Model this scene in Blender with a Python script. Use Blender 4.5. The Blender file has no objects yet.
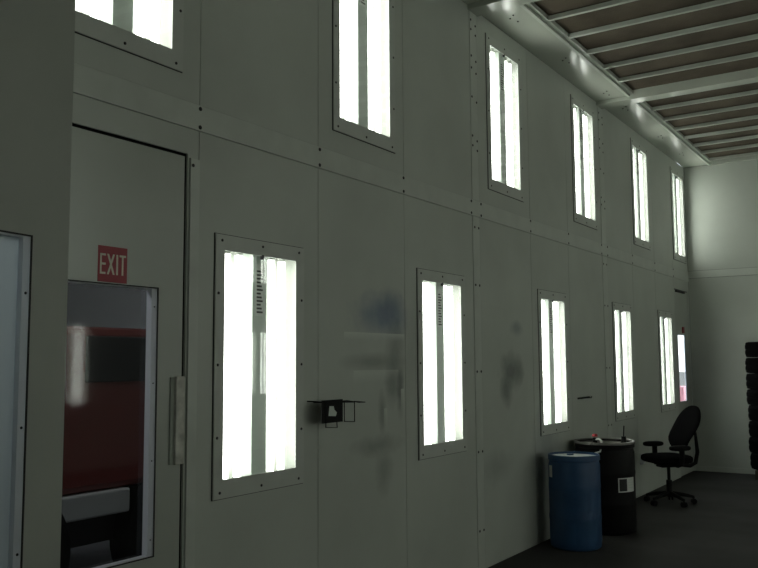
import bpy, bmesh, math, random
from math import radians, sin, cos, pi
from mathutils import Vector, Matrix
random.seed(7)
S = bpy.context.scene
C = S.collection

# ------------------------------------------------------------------ materials
def nt(name):
    m = bpy.data.materials.new(name); m.use_nodes = True
    t = m.node_tree; b = t.nodes['Principled BSDF']
    return m, t, b
def pbr(name, col, rough=.5, metal=0.0, var=0.06, scale=6.0, bump=0.0, spec=.5, bscale=60.0):
    m, t, b = nt(name)
    b.inputs['Roughness'].default_value = rough
    b.inputs['Metallic'].default_value = metal
    b.inputs['Specular IOR Level'].default_value = spec
    tc = t.nodes.new('ShaderNodeTexCoord')
    n = t.nodes.new('ShaderNodeTexNoise'); n.inputs['Scale'].default_value = scale; n.inputs['Detail'].default_value = 5
    t.links.new(tc.outputs['Object'], n.inputs['Vector'])
    r = t.nodes.new('ShaderNodeValToRGB')
    r.color_ramp.elements[0].position = .3; r.color_ramp.elements[1].position = .7
    r.color_ramp.elements[0].color = (*[max(0, c*(1-var)) for c in col], 1)
    r.color_ramp.elements[1].color = (*[min(1, c*(1+var)) for c in col], 1)
    t.links.new(n.outputs['Fac'], r.inputs['Fac']); t.links.new(r.outputs['Color'], b.inputs['Base Color'])
    if bump:
        n2 = t.nodes.new('ShaderNodeTexNoise'); n2.inputs['Scale'].default_value = bscale; n2.inputs['Detail'].default_value = 3
        t.links.new(tc.outputs['Object'], n2.inputs['Vector'])
        bp = t.nodes.new('ShaderNodeBump'); bp.inputs['Strength'].default_value = bump; bp.inputs['Distance'].default_value = .01
        t.links.new(n2.outputs['Fac'], bp.inputs['Height']); t.links.new(bp.outputs['Normal'], b.inputs['Normal'])
    return m
def translucent(name, col, fac=.5, rough=.3):
    m = pbr(name, col, rough, var=.03, scale=3)
    t = m.node_tree; b = t.nodes['Principled BSDF']; o = t.nodes['Material Output']
    tl = t.nodes.new('ShaderNodeBsdfTranslucent'); tl.inputs['Color'].default_value = (*col, 1)
    mx = t.nodes.new('ShaderNodeMixShader'); mx.inputs[0].default_value = fac
    t.links.new(b.outputs[0], mx.inputs[1]); t.links.new(tl.outputs[0], mx.inputs[2]); t.links.new(mx.outputs[0], o.inputs['Surface'])
    return m
def glow(name, col, strength):
    m, t, b = nt(name)
    b.inputs['Base Color'].default_value = (.8, .8, .8, 1)
    b.inputs['Emission Color'].default_value = (*col, 1)
    b.inputs['Emission Strength'].default_value = strength
    return m
def glass(name, tint=(.96, .98, .96), rough=0.0):
    m = bpy.data.materials.new(name); m.use_nodes = True
    t = m.node_tree; t.nodes.clear()
    o = t.nodes.new('ShaderNodeOutputMaterial'); mx = t.nodes.new('ShaderNodeMixShader')
    lw = t.nodes.new('ShaderNodeLayerWeight'); lw.inputs['Blend'].default_value = .5
    pw = t.nodes.new('ShaderNodeMath'); pw.operation = 'POWER'; pw.inputs[1].default_value = 5
    fr = t.nodes.new('ShaderNodeMath'); fr.operation = 'MULTIPLY_ADD'; fr.inputs[1].default_value = .95; fr.inputs[2].default_value = .045
    t.links.new(lw.outputs['Facing'], pw.inputs[0]); t.links.new(pw.outputs[0], fr.inputs[0])
    tr = t.nodes.new('ShaderNodeBsdfTransparent'); tr.inputs['Color'].default_value = (*tint, 1)
    gl = t.nodes.new('ShaderNodeBsdfGlossy'); gl.inputs['Roughness'].default_value = rough
    t.links.new(fr.outputs[0], mx.inputs[0]); t.links.new(tr.outputs[0], mx.inputs[1]); t.links.new(gl.outputs[0], mx.inputs[2])
    t.links.new(mx.outputs[0], o.inputs['Surface'])
    return m

WALLC = (.575, .61, .555)
def wall_material():
    """painted steel sheet with overspray, dark marks and a masked patch on the left wall"""
    m, t, b = nt('booth_wall_paint')
    b.inputs['Roughness'].default_value = .38
    b.inputs['Specular IOR Level'].default_value = .45
    N = t.nodes.new; L = t.links.new
    tc = N('ShaderNodeTexCoord'); sep = N('ShaderNodeSeparateXYZ'); L(tc.outputs['Object'], sep.inputs[0])
    big = N('ShaderNodeTexNoise'); big.inputs['Scale'].default_value = 1.3; big.inputs['Detail'].default_value = 6
    L(tc.outputs['Object'], big.inputs['Vector'])
    ramp = N('ShaderNodeValToRGB'); e = ramp.color_ramp.elements
    e[0].position = .3; e[1].position = .75
    e[0].color = (WALLC[0]*.9, WALLC[1]*.9, WALLC[2]*.9, 1); e[1].color = (WALLC[0]*1.06, WALLC[1]*1.06, WALLC[2]*1.06, 1)
    L(big.outputs['Fac'], ramp.inputs['Fac'])
    col = ramp.outputs['Color']
    warp = N('ShaderNodeTexNoise'); warp.inputs['Scale'].default_value = 7; warp.inputs['Detail'].default_value = 4
    L(tc.outputs['Object'], warp.inputs['Vector'])
    def math_(op, a, bb, clamp=False):
        n = N('ShaderNodeMath'); n.operation = op; n.use_clamp = clamp
        for i, v in enumerate((a, bb)):
            if isinstance(v, (int, float)): n.inputs[i].default_value = v
            else: L(v, n.inputs[i])
        return n.outputs[0]
    def blob(cy, cz, ry, rz, c, amt, soft=.9, wob=.9):
        nonlocal col
        dy = math_('DIVIDE', math_('SUBTRACT', sep.outputs['Y'], cy), ry)
        dz = math_('DIVIDE', math_('SUBTRACT', sep.outputs['Z'], cz), rz)
        d = math_('SQRT', math_('ADD', math_('MULTIPLY', dy, dy), math_('MULTIPLY', dz, dz)), 0)
        d = math_('ADD', d, math_('MULTIPLY', math_('SUBTRACT', warp.outputs['Fac'], .5), wob))
        f = math_('MULTIPLY', math_('DIVIDE', math_('SUBTRACT', 1.15, d), soft, True), amt)
        x = math_('LESS_THAN', math_('ABSOLUTE', sep.outputs['X'], 0), .1)
        f = math_('MULTIPLY', f, x)
        mx = N('ShaderNodeMix'); mx.data_type = 'RGBA'
        L(f, mx.inputs['Factor']); L(col, mx.inputs['A']); mx.inputs['B'].default_value = (*c, 1)
        col = mx.outputs['Result']
    def rect(y0, y1, z0, z1, c, amt):
        """straight masked edge at the top (z1), fading out towards z0"""
        nonlocal col
        a = math_('MULTIPLY', math_('GREATER_THAN', sep.outputs['Y'], y0), math_('LESS_THAN', sep.outputs['Y'], y1))
        g = math_('MULTIPLY', math_('LESS_THAN', sep.outputs['Z'], z1),
                  math_('DIVIDE', math_('SUBTRACT', sep.outputs['Z'], z0), z1-z0, True))
        x = math_('LESS_THAN', math_('ABSOLUTE', sep.outputs['X'], 0), .1)
        f = math_('MULTIPLY', math_('MULTIPLY', math_('MULTIPLY', a, g), x), amt)
        mx = N('ShaderNodeMix'); mx.data_type = 'RGBA'
        L(f, mx.inputs['Factor']); L(col, mx.inputs['A']); mx.inputs['B'].default_value = (*c, 1)
        col = mx.outputs['Result']
    dark = (.15, .165, .155); pale = (.72, .76, .69)
    blob(4.62, 1.90, .34, .15, (.13, .19, .33), .70)          # blue overspray above the masked line
    blob(4.72, 1.97, .16, .12, (.12, .17, .28), .45)
    blob(4.76, 1.62, .12, .26, dark, .45)
    rect(4.18, 4.88, 1.735, 1.785, pale, .85)
    blob(4.50, 1.60, .36, .06, dark, .48, wob=.3)
    rect(4.28, 4.80, 1.47, 1.548, pale, .60)
    blob(4.82, 1.40, .05, .17, dark, .75)
    blob(4.72, 1.44, .09, .14, dark, .45)
    rect(4.83, 4.87, 1.25, 1.42, pale, .8)
    blob(4.60, 1.28, .05, .14, dark, .55)
    rect(4.62, 4.66, 1.12, 1.30, pale, .6)
    blob(4.55, 1.07, .30, .07, dark, .45)
    blob(4.62, .90, .10, .15, dark, .40)
    blob(6.60, 1.52, .24, .16, dark, .75)                      # smudge beyond the second lower light
    blob(6.50, 1.36, .13, .14, dark, .70)
    blob(6.72, 1.50, .14, .10, dark, .45)
    blob(6.72, 1.88, .14, .07, (.16, .20, .24), .50)
    blob(6.30, .75, .30, .14, dark, .30)
    blob(7.35, .80, .34, .45, (.16, .18, .20), .45)            # darker patch on the wall behind the drums
    L(col, b.inputs['Base Color'])
    # slight oil-canning of the sheets
    n2 = N('ShaderNodeTexNoise'); n2.inputs['Scale'].default_value = 1.6; n2.inputs['Detail'].default_value = 2
    L(tc.outputs['Object'], n2.inputs['Vector'])
    bp = N('ShaderNodeBump'); bp.inputs['Strength'].default_value = .12; bp.inputs['Distance'].default_value = .05
    L(n2.outputs['Fac'], bp.inputs['Height']); L(bp.outputs['Normal'], b.inputs['Normal'])
    return m

M = {}
M['wall'] = wall_material()
M['trim'] = pbr('painted_trim', (.60, .635, .58), .36, var=.05)
M['soffit'] = pbr('soffit_paint', (.60, .635, .56), .19, var=.05, scale=2)
M['backing'] = pbr('joint_shadow_sealant', (.05, .055, .05), .8)
M['screw'] = pbr('dark_screw_head', (.035, .035, .035), .5, .4)
M['gasket_shade'] = pbr('black_gasket_shade', (.02, .02, .02), .7)
M['frame'] = pbr('light_frame_paint', (.60, .63, .58), .4, var=.05)
M['housing'] = pbr('white_reflector', (.43, .45, .415), .4, var=.02)
M['ballast'] = pbr('grey_ballast_cover', (.62, .68, .63), .45, var=.03)
M['tube'] = glow('lit_fluorescent_tube', (1, 1, .955), 4.6)
M['glass'] = glass('clear_light_glass')
M['paper'] = pbr('white_paper', (.75, .77, .74), .7, var=.03)
M['print'] = pbr('black_print', (.03, .03, .03), .7)
M['filter'] = pbr('brown_filter_media', (.125, .100, .072), .95, var=.25, scale=3, bump=.4)
M['purlin'] = pbr('ceiling_bar_paint', (.56, .595, .53), .4, var=.05)
def floor_mat():
    m = pbr('worn_concrete', (.042, .042, .040), .75, var=.35, scale=1.1, bump=.15, bscale=40, spec=.2)
    return m
M['floor'] = floor_mat()
M['door'] = pbr('door_paint', (.47, .50, .45), .3, var=.05, scale=2)
M['leaf'] = pbr('folding_door_paint', (.42, .445, .40), .45, var=.06, scale=2)
M['whiteframe'] = translucent('white_plastic_window_strip', (.90, .92, .95), .5)
M['pane'] = glass('door_glass', (.60, .61, .62), .05)
M['frost'] = translucent('whitened_plastic_glazing', (.44, .485, .49), .5, .25)
M['handle'] = pbr('worn_grey_pull', (.58, .58, .52), .5, .2, var=.3, scale=14)
M['handleshade'] = pbr('handle_plate_shade', (.36, .39, .34), .5)
M['red'] = pbr('exit_red', (.33, .022, .036), .45, var=.05)
M['letter'] = pbr('exit_letter_white', (.80, .74, .62), .5, var=.05)
M['black'] = pbr('black_metal', (.006, .006, .006), .6, spec=.2)
M['plastic'] = pbr('black_plastic', (.007, .007, .0075), .6, spec=.12)
M['fabric'] = pbr('black_chair_fabric', (.006, .006, .0065), .95, bump=.3, bscale=300, spec=.03)
M['blue'] = pbr('blue_drum_plastic', (.024, .080, .19), .45, var=.10)
M['bluelid'] = pbr('dusty_blue_lid', (.34, .38, .38), .5, var=.3)
M['drumblack'] = pbr('black_drum_plastic', (.007, .007, .007), .5, spec=.16)
M['lidgrey'] = pbr('dusty_black_lid', (.16, .155, .14), .35, var=.4)
M['steel'] = pbr('dull_steel', (.45, .45, .43), .35, .9)
M['redcap'] = pbr('red_pump_cap', (.50, .05, .06), .5)
M['hose'] = pbr('pale_hose', (.60, .62, .58), .4)
M['rubber'] = pbr('tyre_rubber', (.003, .003, .003), .9, bump=.2, spec=.06)
M['wood'] = pbr('old_pallet_wood', (.07, .058, .042), .85, var=.3)
M['truckred'] = pbr('red_truck_paint', (.19, .036, .030), .35, var=.05)
M['truckgrille'] = pbr('dark_truck_grille', (.02, .02, .02), .4)
M['bumper'] = pbr('pale_step_metal', (.55, .58, .56), .4, .2)
M['shop'] = pbr('shop_wall_grey', (.15, .15, .135), .8)
M['shopfloor'] = pbr('shop_concrete', (.10, .10, .095), .8, var=.2)
M['pale'] = pbr('pale_pink_crate', (.75, .34, .40), .6)

# ------------------------------------------------------------------ mesh helpers
class MB:
    def __init__(s): s.bm = bmesh.new()
    def box(s, x0, x1, y0, y1, z0, z1, bev=0):
        r = bmesh.ops.create_cube(s.bm, size=1.0)
        vs = r['verts']
        for v in vs:
            v.co = Vector((x0+(v.co.x+.5)*(x1-x0), y0+(v.co.y+.5)*(y1-y0), z0+(v.co.z+.5)*(z1-z0)))
        if bev:
            es = list({e for v in vs for e in v.link_edges})
            bmesh.ops.bevel(s.bm, geom=es, offset=bev, segments=2, affect='EDGES', profile=.5)
        return s
    def plate(s, u0, u1, v0, v1, t0, t1, holes=(), axis='x'):
        """a sheet with rectangular holes; (u,v) = (y,z), thickness along x from t0 to t1"""
        us = sorted({u0, u1, *[h[0] for h in holes], *[h[1] for h in holes]})
        vs = sorted({v0, v1, *[h[2] for h in holes], *[h[3] for h in holes]})
        us = [u for u in us if u0 <= u <= u1]; vs = [v for v in vs if v0 <= v <= v1]
        def solid(i, j):
            if not (0 <= i < len(us)-1 and 0 <= j < len(vs)-1): return False
            cu, cv = (us[i]+us[i+1])/2, (vs[j]+vs[j+1])/2
            return not any(h[0] < cu < h[1] and h[2] < cv < h[3] for h in holes)
        def P(t, u, v): return (t, u, v) if axis == 'x' else ((u, t, v) if axis == 'y' else (u, v, t))
        cache = {}
        def V(t, i, j):
            k = (t, i, j)
            if k not in cache: cache[k] = s.bm.verts.new(P((t0, t1)[t], us[i], vs[j]))
            return cache[k]
        for i in range(len(us)-1):
            for j in range(len(vs)-1):
                if not solid(i, j): continue
                s.bm.faces.new([V(1, i, j), V(1, i+1, j), V(1, i+1, j+1), V(1, i, j+1)])
                s.bm.faces.new([V(0, i, j+1), V(0, i+1, j+1), V(0, i+1, j), V(0, i, j)])
                if not solid(i-1, j): s.bm.faces.new([V(0, i, j), V(1, i, j), V(1, i, j+1), V(0, i, j+1)])
                if not solid(i+1, j): s.bm.faces.new([V(1, i+1, j), V(0, i+1, j), V(0, i+1, j+1), V(1, i+1, j+1)])
                if not solid(i, j-1): s.bm.faces.new([V(0, i, j), V(0, i+1, j), V(1, i+1, j), V(1, i, j)])
                if not solid(i, j+1): s.bm.faces.new([V(1, i, j+1), V(1, i+1, j+1), V(0, i+1, j+1), V(0, i, j+1)])
        return s
    def prism(s, pts, t0, t1, axis='x'):
        def P(t, u, v): return (t, u, v) if axis == 'x' else ((u, t, v) if axis == 'y' else (u, v, t))
        a = [s.bm.verts.new(P(t0, *p)) for p in pts]; b = [s.bm.verts.new(P(t1, *p)) for p in pts]
        n = len(pts)
        s.bm.faces.new(a[::-1]); s.bm.faces.new(b)
        for i in range(n): s.bm.faces.new([a[i], a[(i+1) % n], b[(i+1) % n], b[i]])
        return s
    def tube(s, pts, r, seg=8, cap=True):
        """round bar swept along points; r may be a list"""
        pts = [Vector(p) for p in pts]; n = len(pts)
        rs = r if isinstance(r, (list, tuple)) else [r]*n
        rings = []; ref = None
        for i, p in enumerate(pts):
            d = (pts[min(i+1, n-1)]-pts[max(i-1, 0)]).normalized()
            if ref is None: ref = d.orthogonal().normalized()
            ref = (ref-d*ref.dot(d)).normalized(); q = d.cross(ref)
            rings.append([s.bm.verts.new(p+(ref*cos(2*pi*k/seg)+q*sin(2*pi*k/seg))*rs[i]) for k in range(seg)])
        for a, b in zip(rings, rings[1:]):
            for k in range(seg): s.bm.faces.new([a[k], a[(k+1) % seg], b[(k+1) % seg], b[k]])
        if cap:
            s.bm.faces.new(rings[0][::-1]); s.bm.faces.new(rings[-1])
        return s
    def lathe(s, prof, c=(0, 0, 0), seg=40, closed=False):
        """profile (r,z) turned about the vertical through c"""
        rings = []
        for r, z in prof:
            if r < 1e-6: rings.append([s.bm.verts.new((c[0], c[1], c[2]+z))])
            else: rings.append([s.bm.verts.new((c[0]+r*cos(2*pi*k/seg), c[1]+r*sin(2*pi*k/seg), c[2]+z)) for k in range(seg)])
        pr = list(zip(rings, rings[1:]))
        if closed: pr.append((rings[-1], rings[0]))
        for a, b in pr:
            for k in range(seg):
                k2 = (k+1) % seg
                f = [a[k % len(a)], a[k2 % len(a)], b[k2 % len(b)], b[k % len(b)]]
                u = []
                for v in f:
                    if v not in u: u.append(v)
                if len(u) > 2: s.bm.faces.new(u)
        return s
    def pad(s, c, half, power=3.0, rot=None, seg=24, rings=12):
        """superellipsoid cushion"""
        c = Vector(c); R = rot or Matrix.Identity(3)
        def sp(x): return math.copysign(abs(x)**(2/power), x)
        rows = []
        for i in range(rings+1):
            a = -pi/2+pi*i/rings
            if i in (0, rings): rows.append([s.bm.verts.new(c+R@Vector((0, 0, half[2]*sin(a))))]); continue
            rows.append([s.bm.verts.new(c+R@Vector((half[0]*sp(cos(a))*sp(cos(2*pi*k/seg)), half[1]*sp(cos(a))*sp(sin(2*pi*k/seg)), half[2]*sp(sin(a))))) for k in range(seg)])
        for a, b in zip(rows, rows[1:]):
            for k in range(seg):
                f = [a[k % len(a)], a[(k+1) % seg % len(a)], b[(k+1) % seg % len(b)], b[k % len(b)]]
                u = []
                for v in f:
                    if v not in u: u.append(v)
                if len(u) > 2: s.bm.faces.new(u)
        return s
    def build(s, name, mat, parent=None, smooth=False, loc=None, kind=None, label=None):
        bmesh.ops.recalc_face_normals(s.bm, faces=s.bm.faces)
        me = bpy.data.meshes.new(name); s.bm.to_mesh(me); s.bm.free()
        me.materials.append(mat)
        if smooth:
            for p in me.polygons: p.use_smooth = True
            me.set_sharp_from_angle(angle=radians(38))
        o = bpy.data.objects.new(name, me); C.objects.link(o)
        if parent: o.parent = parent
        if loc: o.location = loc
        if kind: o['kind'] = kind
        if label: o['label'] = label
        return o
def thing(name, label, cat, loc=(0, 0, 0), rz=0, group=None, kind=None):
    o = bpy.data.objects.new(name, None); C.objects.link(o); o.empty_display_size = .1
    o.location = loc; o.rotation_euler = (0, 0, rz)
    if label: o['label'] = label
    if cat: o['category'] = cat
    if group: o['group'] = group
    if kind: o['kind'] = kind
    return o
def tag(o, label, cat, group=None):
    o['label'] = label; o['category'] = cat
    if group: o['group'] = group
    return o
def copy_tree(o, parent=None):
    c = o.copy(); C.objects.link(c)
    if parent: c.parent = parent
    for ch in list(o.children): copy_tree(ch, c)
    return c

# ------------------------------------------------------------------ dimensions
H = 4.47; L_END = 12.93; W = 7.6; Y0 = -2.6
LH, LW = 1.32, .71                      # light frame
LOW_Z, UP_Z = .93, 3.015
low_y = [3.42, 5.405, 7.555, 9.685, 11.555]
up_y = [2.47, 4.42, 6.57, 8.545, 10.60, 12.475]
opp_y = [1.8, 3.85, 5.9, 7.95, 10.0, 12.05]
def hole(yc, z): return (yc-.325, yc+.325, z+.04, z+LH-.04)
doors = [(2.10, 2.875, 0, 2.62), (12.09, 12.855, 0, 2.60), (.45, 1.93, 0, 2.70)]   # the third one is an unseen opening added behind the leaf to light its window

# ------------------------------------------------------------------ floor
f = MB().box(-.145, W+.14, Y0, L_END, -.12, 0).build('floor', M['floor'], kind='structure')

# ------------------------------------------------------------------ left wall: sheet panels with open joints over dark backing
wl = thing('wall_left', None, None, kind='structure')
seams = [Y0, -1.0, 0.0, 1.0, 2.02, 2.95, 3.92, 4.89, 5.92, 6.05, 7.07, 8.01, 9.04, 9.20, 10.15, 11.13, 12.06, L_END]
g = .0022
sheet = MB()
lights = [hole(y, LOW_Z) for y in low_y]+[hole(y, UP_Z) for y in up_y]
for a, b in zip(seams, seams[1:]):
    for z0, z1 in ((0, 2.75), (2.88, H)):
        hs = [h for h in lights+doors if h[1] > a and h[0] < b and h[3] > z0 and h[2] < z1]
        hs = [(max(h[0], a), min(h[1], b), max(h[2], z0), min(h[3], z1)) for h in hs]
        hs = [(h[0] if h[0] > a+.001 else a-1, h[1] if h[1] < b-.001 else b+1, h[2] if h[2] > z0+.001 else z0-1, h[3]) for h in hs]
        sheet.plate(a+g, b-g, z0+g, z1-g, -.012, 0, hs)
sheet.build('wall_sheet', M['wall'], wl)
MB().plate(Y0, L_END, 0, H, -.02, -.0125, lights+doors).build('joint_backing', M['backing'], wl)
ob = MB().plate(Y0-.2, L_END+.2, -.1, 5.0, -.16, -.145, [(h[0]-.04, h[1]+.04, h[2]-.03, h[3]+.03) for h in lights]+[doors[0], doors[2], (12.05, L_END+.3, -.2, 2.64)])
ob.build('outer_skin', M['shop'], wl)
# door reveals
for d in doors:
    if d is doors[1]: continue
    MB().box(-.16, -.012, d[0]-.02, d[0], 0, d[3]+.02).box(-.16, -.012, d[1], d[1]+.02, 0, d[3]+.02).box(-.16, -.012, d[0], d[1], d[3], d[3]+.02).build('door_reveal', M['gasket_shade'], wl)

def screws(pts, parent, r=.007, h=.004, axis='x', name='screw'):
    """one screw mesh, copied"""
    first = None
    for p in pts:
        if first is None:
            mb = MB(); mb.tube([(0, 0, 0), (h*.6, 0, 0), (h, 0, 0)], [r, r, r*.6], 8)
            o = mb.build(name, M['screw'], parent); first = o
        else:
            o = first.copy(); C.objects.link(o); o.parent = parent
        o.location = p
    return first

# horizontal cover strip and the column strips
t1 = thing('trim_1', None, None, kind='structure')
MB().box(-.012, .005, Y0, L_END, 2.7505, 2.8795).build('cover_strip', M['trim'], t1)
pts = []
for y in (2.95, 3.93, 4.88, 5.90, 6.07, 7.07, 8.02, 9.02, 9.22, 10.15, 11.13, 12.06):
    pts += [(.005, y, 2.862), (.005, y, 2.768)]
screws(pts, t1, .011)
for n, (ya, yb) in ((2, (5.925, 6.045)), (3, (9.045, 9.195))):
    t = thing('trim_%d' % n, None, None, kind='structure')
    MB().box(-.012, .003, ya, yb, 0, 2.748).box(-.012, .003, ya, yb, 2.882, H-.001).build('column_strip', M['trim'], t)
    pts = []
    for z in (4.36, 4.28, 4.06, 3.96, 3.72, 3.40, 3.32):
        pts += [(.003, ya+.02, z), (.003, yb-.02, z-.03)]
    for z in (2.66, 2.20, 1.52, .90, .30):
        pts += [(.003, ya+.03, z), (.003, yb-.02, z)]
    screws(pts, t, .010)
# door surround strip beside the near door
t4 = thing('trim_4', None, None, kind='structure')
MB().box(0, .012, 2.885, 2.945, 0, 2.60).build('door_surround_strip', M['trim'], t4)
screws([(.012, 2.90, 2.685-.12)], t4, .009)

# ------------------------------------------------------------------ other walls
wr = thing('wall_right', None, None, kind='structure')
MB().plate(Y0, L_END, 0, H, W, W+.02, [hole(y, z) for y in opp_y for z in (LOW_Z, UP_Z)]).build('wall_sheet', M['wall'], wr)
MB().plate(Y0-.2, L_END+.2, -.1, 5.0, W+.16, W+.175).build('outer_skin', M['shop'], wr)
we = thing('wall_end', None, None, kind='structure')
e = MB()
xs = [0, 1.02, 2.04, 3.06, 4.08, 5.10, 6.12, W]
for a, b in zip(xs, xs[1:]):
    for z0, z1 in ((0, 2.80), (2.91, H)):
        e.plate(a+g, b-g, z0+g, z1-g, L_END, L_END+.012, axis='y')
e.build('wall_sheet', M['wall'], we)
MB().box(0, W, L_END-.006, L_END+.01, 2.803, 2.907).build('cover_strip', M['trim'], we)
MB().box(-.02, W+.2, L_END+.0125, L_END+.16, -.1, 5.0).build('outer_skin', M['backing'], we)
wf = MB().box(-.2, W+.2, Y0-.15, Y0, -.1, 5.0).build('wall_front', M['wall'], kind='structure')
b1 = MB().box(0, W, L_END-.02, L_END-.001, 0, .07).build('baseboard_end', M['trim'], kind='structure')

# ------------------------------------------------------------------ ceiling: soffit, filter bays, bars, beams
ce = thing('ceiling', None, None, kind='structure')
SX = .35
MB().box(0, SX, Y0, L_END, H, H+.03).box(W-SX, W, Y0, L_END, H, H+.03).build('soffit', M['soffit'], ce, label='pale glossy soffit strip along the wall')
MB().box(-.2, W+.2, Y0-.2, L_END+.2, 4.75, 4.8).build('roof_deck', M['backing'], ce)
beams = [2.92, 5.985, 9.085]
for yb in beams:
    MB().box(0, W, yb-.085, yb+.085, H-.042, H+.08).build('cross_beam', M['soffit'], ce)
bays = [(Y0, 2.835), (3.005, 5.9), (6.07, 9.0), (9.17, L_END)]
for a, b in bays:
    r = MB()
    for x0, s_ in ((SX, 1), (W-SX, -1)):
        xa, xb = sorted((x0, x0+s_*.03)); r.box(xa, xb, a, b, H-.012, H+.05)
        xa, xb = sorted((x0+s_*.03, x0+s_*.065)); r.box(xa, xb, a, b, H+.012, H+.05)
    r.build('edge_rail', M['purlin'], ce)
purl = [-2.2, -1.7, -1.2, -.7, -.2, .3, .8, 1.3, 1.8, 2.3, 3.5, 3.98, 4.46, 4.94, 5.42, 6.6, 7.075, 7.55, 8.03, 8.51, 9.73, 10.24, 10.76, 11.25, 11.73, 12.21, 12.70]
for y in purl:
    MB().box(SX+.03, W-SX-.03, y-.017, y+.017, H+.008, H+.045).build('filter_bar', M['purlin'], ce)
cuts = {0: [Y0], 1: [3.005], 2: [6.07], 3: [9.17]}
for a, b in bays:
    ys = [a]+[p for p in purl if a < p < b]+[b]
    for p, q in zip(ys, ys[1:]):
        MB().box(SX+.04, W-SX-.04, p+.004, q-.004, H+.055, H+.10).build('filter_pad', M['filter'], ce)
MB().box(SX, W-SX, L_END-.05, L_END, H-.01, H+.06).build('end_rail', M['purlin'], ce)
sp = []
for y in (6.35, 7.55, 8.75, 9.42, 10.9, 12.0):
    sp += [(.17, y, H), (.22, y-.05, H), (.20, y+.09, H)]
fs = None
for p in sp:
    if fs is None:
        fs = MB().tube([(0, 0, 0), (0, 0, -.006)], .008, 8).build('bolt', M['screw'], ce)
        o = fs
    else:
        o = fs.copy(); C.objects.link(o); o.parent = ce
    o.location = p

# ------------------------------------------------------------------ wall light panels
def make_light():
    t = thing('wall_light', '', 'light')
    MB().plate(-LW/2-.004, LW/2+.002, -.004, LH+.004, .0, .004, [(-.295, .29, .085, LH-.073)]).build('gasket_shade', M['gasket_shade'], t, label='thin black edge standing in for the frame shadow line')  # black rim past the frame, its edge shadow built as a dark plate
    fr = MB().plate(-LW/2, LW/2, 0, LH, .004, .010, [(-.289, .283, .092, LH-.080)]).build('frame', M['frame'], t)
    pts = [(.010, y, z) for z in (.03, LH-.03) for y in (-LW/2+.045, 0, LW/2-.045)]
    pts += [(.010, y, z) for z in (.30, .66, 1.02) for y in (-LW/2+.022, LW/2-.022)]
    screws(pts, fr, .0075)
    h = MB()
    h.box(-.125, -.115, -.32, .32, .045, LH-.045)
    h.box(-.125, -.001, -.32, -.312, .045, LH-.045).box(-.125, -.001, .312, .32, .045, LH-.045)
    h.box(-.125, -.001, -.312, .312, .045, .053).box(-.125, -.001, -.312, .312, LH-.053, LH-.045)
    h.build('housing', M['housing'], t, label='white reflecting housing')
    bc = MB().prism([(-.115, -.075), (-.022, -.045), (-.022, .07), (-.115, .075)], .06, LH-.06, axis='z').build('ballast_cover', M['ballast'], t, label='grey ballast cover')
    lb = MB().box(-.0225, -.0212, -.02, .04, .92, 1.20).build('sticker', M['paper'], bc)
    pr = MB()
    for k in range(12):
        w = .024-.008*((k*7) % 3)/2
        pr.box(-.0212, -.0206, -.012, -.012+2*w, .935+.02*k, .945+.02*k)
    pr.build('sticker_print', M['print'], bc)
    first = None
    for y in (-.215, -.12, .14, .23):
        if first is None:
            tu = MB().tube([(0, 0, .075), (0, 0, LH-.075)], .019, 14).build('tube', M['tube'], t, smooth=True); first = tu
            caps = [MB().tube([(0, 0, za), (0, 0, za+.032)], .021, 10).build('end_cap', M['housing'], tu) for za in (.053, LH-.085)]
        else:
            tu = first.copy(); C.objects.link(tu); tu.parent = t
            for ec in caps:
                e2 = ec.copy(); C.objects.link(e2); e2.parent = tu
        tu.location = (-.052, y, 0)
    MB().box(-.006, -.002, -.305, .305, .06, LH-.06).build('glass_pane', M['glass'], t)
    cl = MB().box(-.002, .012, -.008, .008, LH-.098, LH-.074).build('clip', M['screw'], t)
    return t
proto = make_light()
G1 = 'lit panels along the lower wall'; G2 = 'lit panels along the upper wall'; G3 = 'lit panels on the opposite wall'
lowlab = ['lit fluorescent wall panel beside the exit door, nearest of the lower row',
          'lit fluorescent wall panel in the lower row, just right of the wire rack',
          'lit fluorescent wall panel in the lower row, directly above the blue drum',
          'lit fluorescent lower wall panel above the gap between black drum and chair',
          'lit fluorescent wall panel in the lower row, last one, next to the far door']
uplab = ['lit fluorescent upper wall panel above the exit door, cut by the photo edge',
         'lit fluorescent wall panel in the upper row, second from left, cut by the frame top',
         'lit fluorescent wall panel in the upper row just past the first ceiling beam',
         'lit fluorescent wall panel in the upper row just before the second ceiling beam',
         'lit fluorescent wall panel in the upper row just past the second ceiling beam',
         'lit fluorescent wall panel in the upper row tight in the far corner']
n = 0
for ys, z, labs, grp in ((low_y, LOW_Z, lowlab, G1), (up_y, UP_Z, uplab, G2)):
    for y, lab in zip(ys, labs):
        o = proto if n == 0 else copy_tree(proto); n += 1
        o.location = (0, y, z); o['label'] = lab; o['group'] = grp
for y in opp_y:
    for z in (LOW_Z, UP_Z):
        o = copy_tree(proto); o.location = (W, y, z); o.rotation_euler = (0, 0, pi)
        o['label'] = 'lit fluorescent panel on the opposite wall outside the photo'; o['group'] = G3

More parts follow.
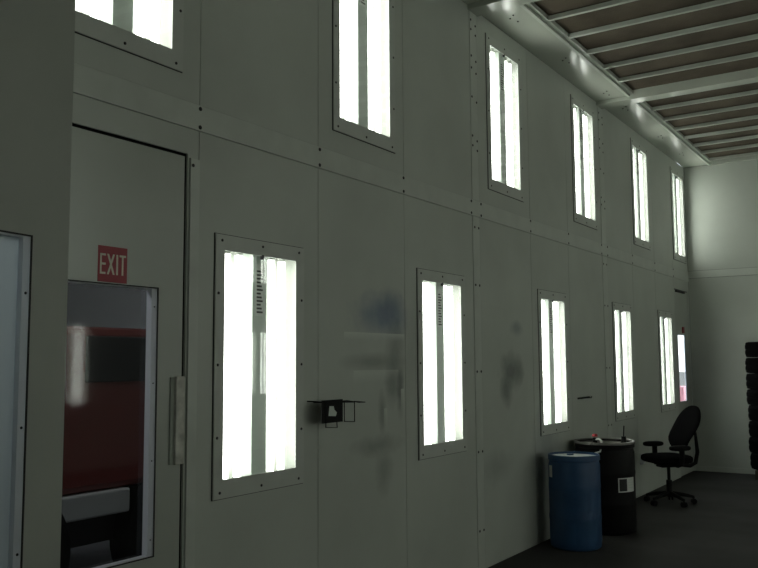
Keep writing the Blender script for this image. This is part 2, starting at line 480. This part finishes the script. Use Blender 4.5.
# ------------------------------------------------------------------ near door with window
def door(name, y0, y1, ztop, wy0, wy1, wz0, wz1, label, x0=-.045, x1=-.004, gl='pane'):
    d = thing(name, label, 'door', kind='structure')
    MB().plate(y0+.006, y1-.016, .01, ztop-.016, x0, x1, [(wy0, wy1, wz0, wz1)]).build('door_slab', M['door'], d)
    MB().box(x0+.002, x0+.005, wy0-.005, wy1+.005, wz0-.005, wz1+.005).build('glass_pane', M[gl], d)
    sl = MB().plate(wy0, wy1, wz0, wz1, x0+.006, x1-.001, [(wy0+.004, wy1-.032, wz0+.004, wz1-.004)]).build('glazing_bead', M['whiteframe'], d, label='white strip down the window edge')
    screws([(x1-.001, wy1-.016, wz0+(wz1-wz0)*k) for k in (.06, .35, .64, .93)], sl, .003)
    MB().plate(wy0-.006, wy1+.006, wz0-.006, wz1+.006, x1, x1+.003, [(wy0, wy1, wz0, wz1)]).build('window_gasket', M['gasket_shade'], d)
    return d
d1 = door('door_1', 2.10, 2.875, 2.62, 2.20, 2.70, .735, 1.945, 'grey-green door with a tall dark window under the red EXIT sign')
for d_, dd in ((d1, doors[0]),):
    MB().plate(dd[0]+.001, dd[1]-.001, 0, dd[3]-.001, -.065, -.052, [(dd[0]+.04, dd[1]-.04, .04, dd[3]-.04)]).build('door_stop', M['gasket_shade'], d_)
hd = MB().box(-.006, .004, 2.785, 2.81, 1.13, 1.535, .002).build('pull_plate', M['handleshade'], d1)  # narrow plate, the shadow left of the bar put into its darker colour
MB().box(-.004, .018, 2.808, 2.862, 1.128, 1.538, .004).build('pull_bar', M['handle'], d1, label='worn pale vertical pull bar')
d2 = door('door_2', 12.09, 12.855, 2.60, 12.20, 12.60, 1.02, 1.955, 'grey-green door in the far corner with a bright narrow window', -.018, -.004, 'glass')
MB().plate(12.06, 12.925, 0, 2.63, -.040, -.024, [(12.12, 12.825, .04, 2.56)]).build('door_stop', M['gasket_shade'], d2)
MB().box(-.006, .02, 12.14, 12.62, 2.555, 2.575).build('door_closer', M['black'], d2, label='dark bar across the door head')
MB().box(-.006, .012, 12.46, 12.54, 1.98, 2.07).build('notice', M['red'], d2)

# exit sign
ex = thing('exit_sign', 'red EXIT sign with white letters above the dark door window', 'sign', (-.006, 2.362, 1.955))
MB().box(0, .004, 0, .158, 0, .158, .001).build('sign_plate', M['red'], ex)
lt = MB(); x0_, x1_ = .004, .0055; zb, zt = .034, .124
u = .010
lt.box(x0_, x1_, u, u+.008, zb, zt)
for z in (zb, (zb+zt)/2-.0045, zt-.009): lt.box(x0_, x1_, u+.008, u+.029, z, z+.009)
u = .047
lt.prism([(u, zb), (u+.0095, zb), (u+.041, zt), (u+.0315, zt)], x0_, x1_)
lt.prism([(u+.0315, zb), (u+.041, zb), (u+.0095, zt), (u, zt)], x0_, x1_+.0004)
lt.box(x0_, x1_, .097, .106, zb, zt)
lt.box(x0_, x1_, .114, .149, zt-.009, zt).box(x0_, x1_, .127, .136, zb, zt-.009)
lt.build('lettering', M['letter'], ex)

# ------------------------------------------------------------------ folded-back leaf at the left edge
a = math.atan2(.1582, .9874)            # leaf heading, turned a little off the wall
ld = thing('door_3', 'tall grey door leaf folded back at the left edge with a pale window', 'door', (.30, 1.99, 0), a, kind='structure')
# local: y runs along the leaf (0 at the free edge, negative backwards), x towards the room
MB().plate(-1.25, 0, .02, 4.35, -.05, 0, [(-1.10, -.182, .80, 2.052)]).build('door_slab', M['leaf'], ld)
MB().box(-.03, -.022, -1.11, -.172, .79, 2.062).build('glazing', M['frost'], ld, label='pale whitened window sheet')
wfm = MB().plate(-1.10, -.182, .80, 2.052, -.022, -.001, [(-1.065, -.215, .835, 2.046)]).build('window_frame', M['whiteframe'], ld, label='white window edge strip')
screws([(-.001, -.198, z) for z in (.95, 1.38, 1.85)], wfm, .005)
MB().plate(-1.106, -.176, .794, 2.058, 0, .003, [(-1.10, -.182, .80, 2.052)]).build('window_gasket', M['gasket_shade'], ld)

# ------------------------------------------------------------------ wire rack on the wall
rk = thing('wire_rack', 'small black wire rack with a square plate on the wall between two lower lights', 'rack', (0, 3.915, 1.22))
wv = MB(); r_ = .0035
wv.tube([(.002, -.10, .16), (.09, -.06, .155), (.10, .15, .155), (.10, .28, .14)], r_, 6)
wv.tube([(.002, -.04, .15), (.012, .36, .14), (.06, .40, .135), (.10, .28, .14)], r_, 6)
wv.tube([(.05, .12, .145), (.05, .30, .14)], r_, 6)
wv.build('top_rail', M['black'], rk)
MB().tube([(.09, -.04, .15), (.09, -.04, .012), (.06, .11, .0), (.05, .11, .15)], .003, 6).build('wire_loop', M['black'], rk)
MB().tube([(.09, .14, .15), (.09, .14, .035), (.03, .33, .02), (.03, .33, .14)], .003, 6).build('wire_loop', M['black'], rk)
pl = MB().box(.085, .090, -.075, .125, .035, .165).build('back_plate', M['black'], rk)
MB().prism([(-.015, .075), (.055, .07), (.065, .09), (.04, .11), (.035, .128), (-.005, .13)], .090, .0908).build('torn_sticker', M['ballast'], pl, label='torn pale sticker')

# small dark bar on the wall
hk = thing('wall_hook', 'tiny dark hook bar on the wall above the drums', 'hook', (0, 8.16, 1.22))
MB().box(0, .006, .0, .34, -.004, .014).build('bar', M['black'], hk)
MB().tube([(.006, .03, .004), (.035, .03, .0), (.04, .03, .018)], .004, 6).build('prong', M['black'], hk)
MB().tube([(.006, .30, .004), (.035, .30, .0), (.04, .30, .018)], .004, 6).build('prong', M['black'], hk)
# socket beside the chair
so = thing('wall_socket', 'small pale socket box on the wall behind the chair seat', 'socket', (0, 10.19, .37))
MB().box(0, .04, 0, .09, 0, .12, .006).build('box', M['whiteframe'], so)
MB().box(.04, .043, .02, .07, .03, .09).build('cover', M['paper'], so)

# ------------------------------------------------------------------ drums
def drum_profile(R, Ht, open_top=True):
    p = [(0, 0), (R*.90, 0), (R*.965, .012), (R*.985, .035), (R, .07)]
    for z in (.33, .66):
        zz = z*Ht
        p += [(R, zz-.03), (R*1.012, zz-.012), (R*1.012, zz+.012), (R, zz+.03)]
    p += [(R, Ht-.09), (R*.97, Ht-.065), (R*.97, Ht-.05), (R*1.01, Ht-.045), (R*1.01, Ht-.008), (R*.985, Ht), (R*.95, Ht), (R*.94, Ht-.018)]
    return p
def curved_label(mb, R, a0, a1, z0, z1, t=.0012, n=10):
    for rr in (R+t,):
        vs = []
        for i in range(n+1):
            a_ = a0+(a1-a0)*i/n
            vs.append((mb.bm.verts.new((rr*cos(a_), rr*sin(a_), z0)), mb.bm.verts.new((rr*cos(a_), rr*sin(a_), z1))))
        for p, q in zip(vs, vs[1:]): mb.bm.faces.new([p[0], q[0], q[1], p[1]])
    return mb
def to_cam(x, y): return math.atan2(0-y, 3.0-x)
bd = thing('drum', 'blue plastic drum with a pale dusty lid standing against the wall', 'drum', (.315, 7.17, 0))
R1, H1 = .220, .79
MB().lathe(drum_profile(R1, H1), seg=56).build('body', M['blue'], bd, smooth=True)
ld_ = MB().lathe([(0, H1-.022), (R1*.6, H1-.022), (R1*.94, H1-.018)], seg=48).build('lid', M['bluelid'], bd, smooth=True)
MB().lathe([(0, .012), (.026, .012), (.03, .008), (.03, 0)], (-.07, .10, H1-.022), 20).build('bung', M['blue'], ld_, smooth=True)
MB().lathe([(0, .010), (.014, .010), (.016, .006), (.016, 0)], (.09, -.10, H1-.022), 16).build('bung', M['blue'], ld_, smooth=True)
ac = to_cam(.315, 7.17)
curved_label(MB(), R1*1.012, ac-1.22, ac-.98, .60, .70).build('sticker', M['paper'], bd, label='small pale sticker')

kd = thing('drum', 'black plastic drum with white label standing behind the blue drum', 'drum', (.31, 8.0, 0))
R2, H2 = .275, .83
MB().lathe(drum_profile(R2, H2), seg=60).build('body', M['drumblack'], kd, smooth=True)
MB().lathe([(0, H2-.02), (R2*.6, H2-.02), (R2*.94, H2-.016)], seg=48).build('lid', M['lidgrey'], kd, smooth=True)
MB().lathe([(R2*.955, H2-.002), (R2*.955, H2+.010), (R2*1.02, H2+.010), (R2*1.03, H2-.012), (R2*1.012, H2-.012)], seg=56).build('lid_ring', M['lidgrey'], kd, smooth=True)
ac = to_cam(.31, 8.0)
lab = curved_label(MB(), R2*1.012, ac+.42, ac+1.14, .39, .52).build('sticker', M['paper'], kd, label='white printed label')
prn = MB()
curved_label(prn, R2*1.012+.0012, ac+.46, ac+.76, .40, .51)
prn.build('sticker_print', M['print'], lab, label='dark printed block')
prn = MB()
for k in range(4): curved_label(prn, R2*1.012+.0012, ac+.82, ac+1.08-.05*(k % 2), .425+.024*k, .431+.024*k)
prn.build('sticker_lines', M['ballast'], lab)
pm = MB().tube([(-.02, -.20, H2-.02), (-.02, -.20, H2+.05)], .022, 12).build('pump_stem', M['plastic'], kd, smooth=True)
MB().lathe([(0, .085), (.020, .085), (.025, .075), (.025, .06), (0, .06)], (-.02, -.20, H2), 18).build('pump_cap', M['redcap'], pm, smooth=True, label='red cap')
MB().tube([(-.005, -.21, H2+.035), (.03, -.23, H2+.042), (.055, -.245, H2+.03), (.062, -.25, H2-.02), (.05, -.27, H2-.07), (.01, -.30, H2-.085)], .009, 8).build('hose', M['hose'], pm, smooth=True)
vt = MB().tube([(.17, .06, H2-.02), (.17, .06, H2+.05)], [.026, .022], 12).build('vent', M['plastic'], kd, smooth=True)
MB().tube([(.17, .06, H2+.05), (.175, .065, H2+.15)], .006, 8).build('vent_stick', M['plastic'], vt)

# ------------------------------------------------------------------ task chair
ch = thing('office_chair', 'black task chair with oval back standing near the far corner', 'chair', (.425, 9.83, 0), math.atan2(-.72, -.70))
# local +x = forward
for k in range(5):
    a_ = 2*pi*k/5+.35
    ux, uy = cos(a_), sin(a_)
    lg = MB().tube([(ux*.03, uy*.03, .115), (ux*.15, uy*.15, .10), (ux*.265, uy*.265, .075)], [.026, .022, .016], 10).build('base_leg', M['plastic'], ch, smooth=True)
    cs = MB()
    px_, py_ = ux*.265, uy*.265
    tx, ty = -uy, ux
    for s_ in (-1, 1):
        cs.tube([(px_+tx*s_*.008, py_+ty*s_*.008, .029), (px_+tx*s_*.026, py_+ty*s_*.026, .029)], .0285, 14)
    cs.tube([(px_, py_, .03), (px_, py_, .08)], .009, 8)
    cs.build('caster', M['plastic'], lg, smooth=True)
MB().tube([(0, 0, .08), (0, 0, .26), (0, 0, .26), (0, 0, .42)], [.032, .032, .018, .018], 14).build('gas_column', M['black'], ch, smooth=True)
mcn = MB().box(-.13, .12, -.07, .07, .405, .455, .012).build('mechanism', M['plastic'], ch)
MB().tube([(.03, -.07, .43), (.03, -.20, .42), (.03, -.24, .415)], [.006, .006, .012], 8).build('lever', M['plastic'], mcn)
MB().pad((.02, 0, .50), (.245, .245, .052), 3.6, seg=32).build('seat', M['fabric'], ch, smooth=True)
# oval padded back, reclined
tilt = radians(21)
rot = Matrix.Rotation(-tilt, 3, 'Y')
bk = MB(); rowsN, cols = 16, 28
def back_pt(u, v, side):
    # u in [-1,1] vertical, ring angle v; oval wider at the upper middle, dished forward
    return None
bk.pad((-.255, 0, .825), (.042, .215, .275), 2.4, rot, seg=32, rings=18)
bk.bm.verts.ensure_lookup_table()
for v in bk.bm.verts:
    # wrap around the sitter and bulge at the lumbar
    v.co.x += .55*v.co.y**2 + .05*math.exp(-((v.co.z-.70)/.12)**2)
    k = (v.co.z-.55)/.55
    v.co.y *= .86+.22*math.sin(min(max(k, 0), 1)*pi*.85)
bk.build('backrest', M['fabric'], ch, smooth=True)
MB().tube([(-.10, 0, .43), (-.27, 0, .41), (-.34, 0, .44), (-.37, 0, .56), (-.35, 0, .78)], [.022, .024, .024, .022, .016], 10).build('back_bar', M['plastic'], ch, smooth=True)
for s_ in (-1, 1):
    ar = MB()
    ar.tube([(.02, s_*.10, .445), (.02, s_*.22, .44), (.01, s_*.275, .46), (.0, s_*.28, .53), (.0, s_*.28, .625)], [.018, .022, .026, .030, .030], 10)
    am = ar.build('armrest', M['plastic'], ch, smooth=True)
    MB().pad((.02, s_*.275, .638), (.125, .048, .030), 3.2, seg=24, rings=8).build('arm_pad', M['plastic'], am, smooth=True)

# ------------------------------------------------------------------ tyre stack
TX, TY = 1.155, 12.55
TR, TH = .335, .2145
pal = thing('pallet', 'low dark wooden pallet under the tyre stack', 'pallet', (TX, TY, 0))
PZ = .125
for k in range(5):
    MB().box(-.25, .25, -.25+k*.108, -.25+k*.108+.068, PZ-.018, PZ).build('deck_board', M['wood'], pal)
for x in (-.25, -.035, .18):
    MB().box(x, x+.07, -.25, .25, 0, PZ-.018).build('runner', M['wood'], pal)
prof = [(.20, .03), (.215, .010), (.25, .002), (.30, .003), (.324, .008), (.333, .020), (.335, .04)]
full = prof+[(r, TH-z) for r, z in prof[::-1]]
tlabs = ['topmost', 'second from the top', 'third from the top', 'fourth from the top', 'fourth from the bottom', 'third from the bottom', 'second from the bottom', 'lowest']
ty0 = None
for i in range(8):
    if ty0 is None:
        ty = thing('tyre', '', 'tyre')
        MB().lathe(full+[(.19, TH-.05), (.19, .05)], seg=56, closed=True).build('carcass', M['rubber'], ty, smooth=True)
        tr_ = MB()
        for k in range(52):
            a_ = 2*pi*k/52
            for z0, z1, off in ((.045, .095, 0), (.118, .168, .5)):
                a2 = a_+off*2*pi/52
                ca, sa = cos(a2), sin(a2); w_ = .0125
                q = [(TR-.006, -w_), (TR+.006, -w_), (TR+.006, w_), (TR-.006, w_)]
                tr_.prism([(x*ca-y*sa, x*sa+y*ca) for x, y in q], z0, z1, axis='z')
        tr_.build('tread', M['rubber'], ty)
        ty0 = ty
    else:
        ty = copy_tree(ty0)
    ty.location = (TX+random.uniform(-.012, .012) - (.012 if i == 2 else 0), TY, PZ+(7-i)*TH); ty.rotation_euler = (0, 0, i*.37)
    ty['label'] = 'black rubber tyre in the stack by the end wall, %s' % tlabs[i]
    ty['group'] = 'tyres stacked by the end wall'

# ------------------------------------------------------------------ beyond the left wall: shop bay with a red truck, open yard past it
yard = MB().box(-60, -.165, -6, 120, -.14, -.02).build('floor', M['shopfloor'], kind='structure')
sh = thing('wall_shop', None, None, kind='structure')
MB().box(-6.2, -6, -2, 10, -.1, 5).box(-6.2, -.16, -2.2, -2, -.1, 5).box(-6.2, -.16, -2.2, 10, 5.0, 5.1).build('shop_shell', M['shop'], sh)

tk = thing('truck', 'dark red truck seen through the door window', 'truck', (-1.55, 0, -.02))
MB().box(-2.0, 0, 2.2, 6.6, .80, 1.86, .05).build('body', M['truckred'], tk)
MB().box(-1.9, -.12, 2.25, 6.5, .45, .80).build('chassis', M['truckgrille'], tk)
MB().box(-.02, .012, 3.50, 4.25, 1.50, 1.80, .01).build('side_grille', M['truckgrille'], tk)
MB().box(-.06, .03, 3.02, 3.86, .645, .80, .012).build('side_step', M['bumper'], tk)
for yw in (2.95, 4.32):
    w_ = MB()
    seg = 40
    prof2 = [(.24, -.02), (.30, .0), (.40, .0), (.455, -.03), (.47, -.06), (.47, -.22), (.24, -.22)]
    w_.lathe(prof2, seg=seg, closed=True)
    wo = w_.build('wheel', M['rubber'], tk, smooth=True)
    wo.rotation_euler = (0, pi/2, 0); wo.location = (.06, yw, .47)
    hb = MB().lathe([(0, -.03), (.10, -.03), (.12, -.08), (.24, -.06), (.24, -.10), (0, -.10)], seg=28).build('hub', M['truckgrille'], wo, smooth=True)
yc = thing('crate', 'pale pink crate outside the far door window', 'crate', (-1.9, 18.6, -.02))
MB().box(-.4, .4, 0, .9, 0, 1.05, .01).build('shell', M['pale'], yc)

# ------------------------------------------------------------------ light: added fill lights, sky
ldt = bpy.data.lights.new('truck_fill', 'AREA'); ldt.energy = 12; ldt.size = .3; ldt.size_y = 1.2; ldt.shape = 'RECTANGLE'; ldt.color = (1, .95, .85)  # unseen light added so the truck shows behind the door glass
lo = bpy.data.objects.new('truck_fill', ldt); C.objects.link(lo); lo.location = (-.8, 4.2, 4.6)
ld2 = bpy.data.lights.new('strip_fill', 'AREA'); ld2.energy = 52; ld2.size = .4; ld2.size_y = 1.2; ld2.shape = 'RECTANGLE'; ld2.color = (.94, .97, 1)  # unseen light added to brighten the white window strips from behind
lo2 = bpy.data.objects.new('strip_fill', ld2); C.objects.link(lo2); lo2.location = (-1.0, .7, 3.2); lo2.rotation_euler = (0, radians(-42), 0)
w = bpy.data.worlds.new('sky'); S.world = w; w.use_nodes = True
bg = w.node_tree.nodes['Background']; bg.inputs['Color'].default_value = (.86, .92, 1, 1); bg.inputs['Strength'].default_value = 2.6

# ------------------------------------------------------------------ camera
yaw, pitch, roll = .5808, .0921, -.0065
fx = 843.6
cy_, sy_ = cos(yaw), sin(yaw); cp_, sp_ = cos(pitch), sin(pitch)
fwd = Vector((-sy_*cp_, cy_*cp_, sp_)); right = Vector((cy_, sy_, 0)); up = right.cross(fwd)
cr, sr = cos(roll), sin(roll)
R_ = cr*right+sr*up; U_ = -sr*right+cr*up
mat = Matrix((R_, U_, -fwd)).transposed().to_4x4(); mat.translation = Vector((3.0, 0, 1.6))
cd = bpy.data.cameras.new('camera'); cd.sensor_width = 36; cd.sensor_fit = 'HORIZONTAL'; cd.lens = 36*fx/758; cd.clip_start = .05; cd.clip_end = 500
co = bpy.data.objects.new('camera', cd); C.objects.link(co); co.matrix_world = mat
S.camera = co

S.view_settings.view_transform = 'Standard'; S.view_settings.look = 'None'
S.view_settings.gamma = 1; S.view_settings.use_curve_mapping = False
S.view_settings.exposure = 0.78
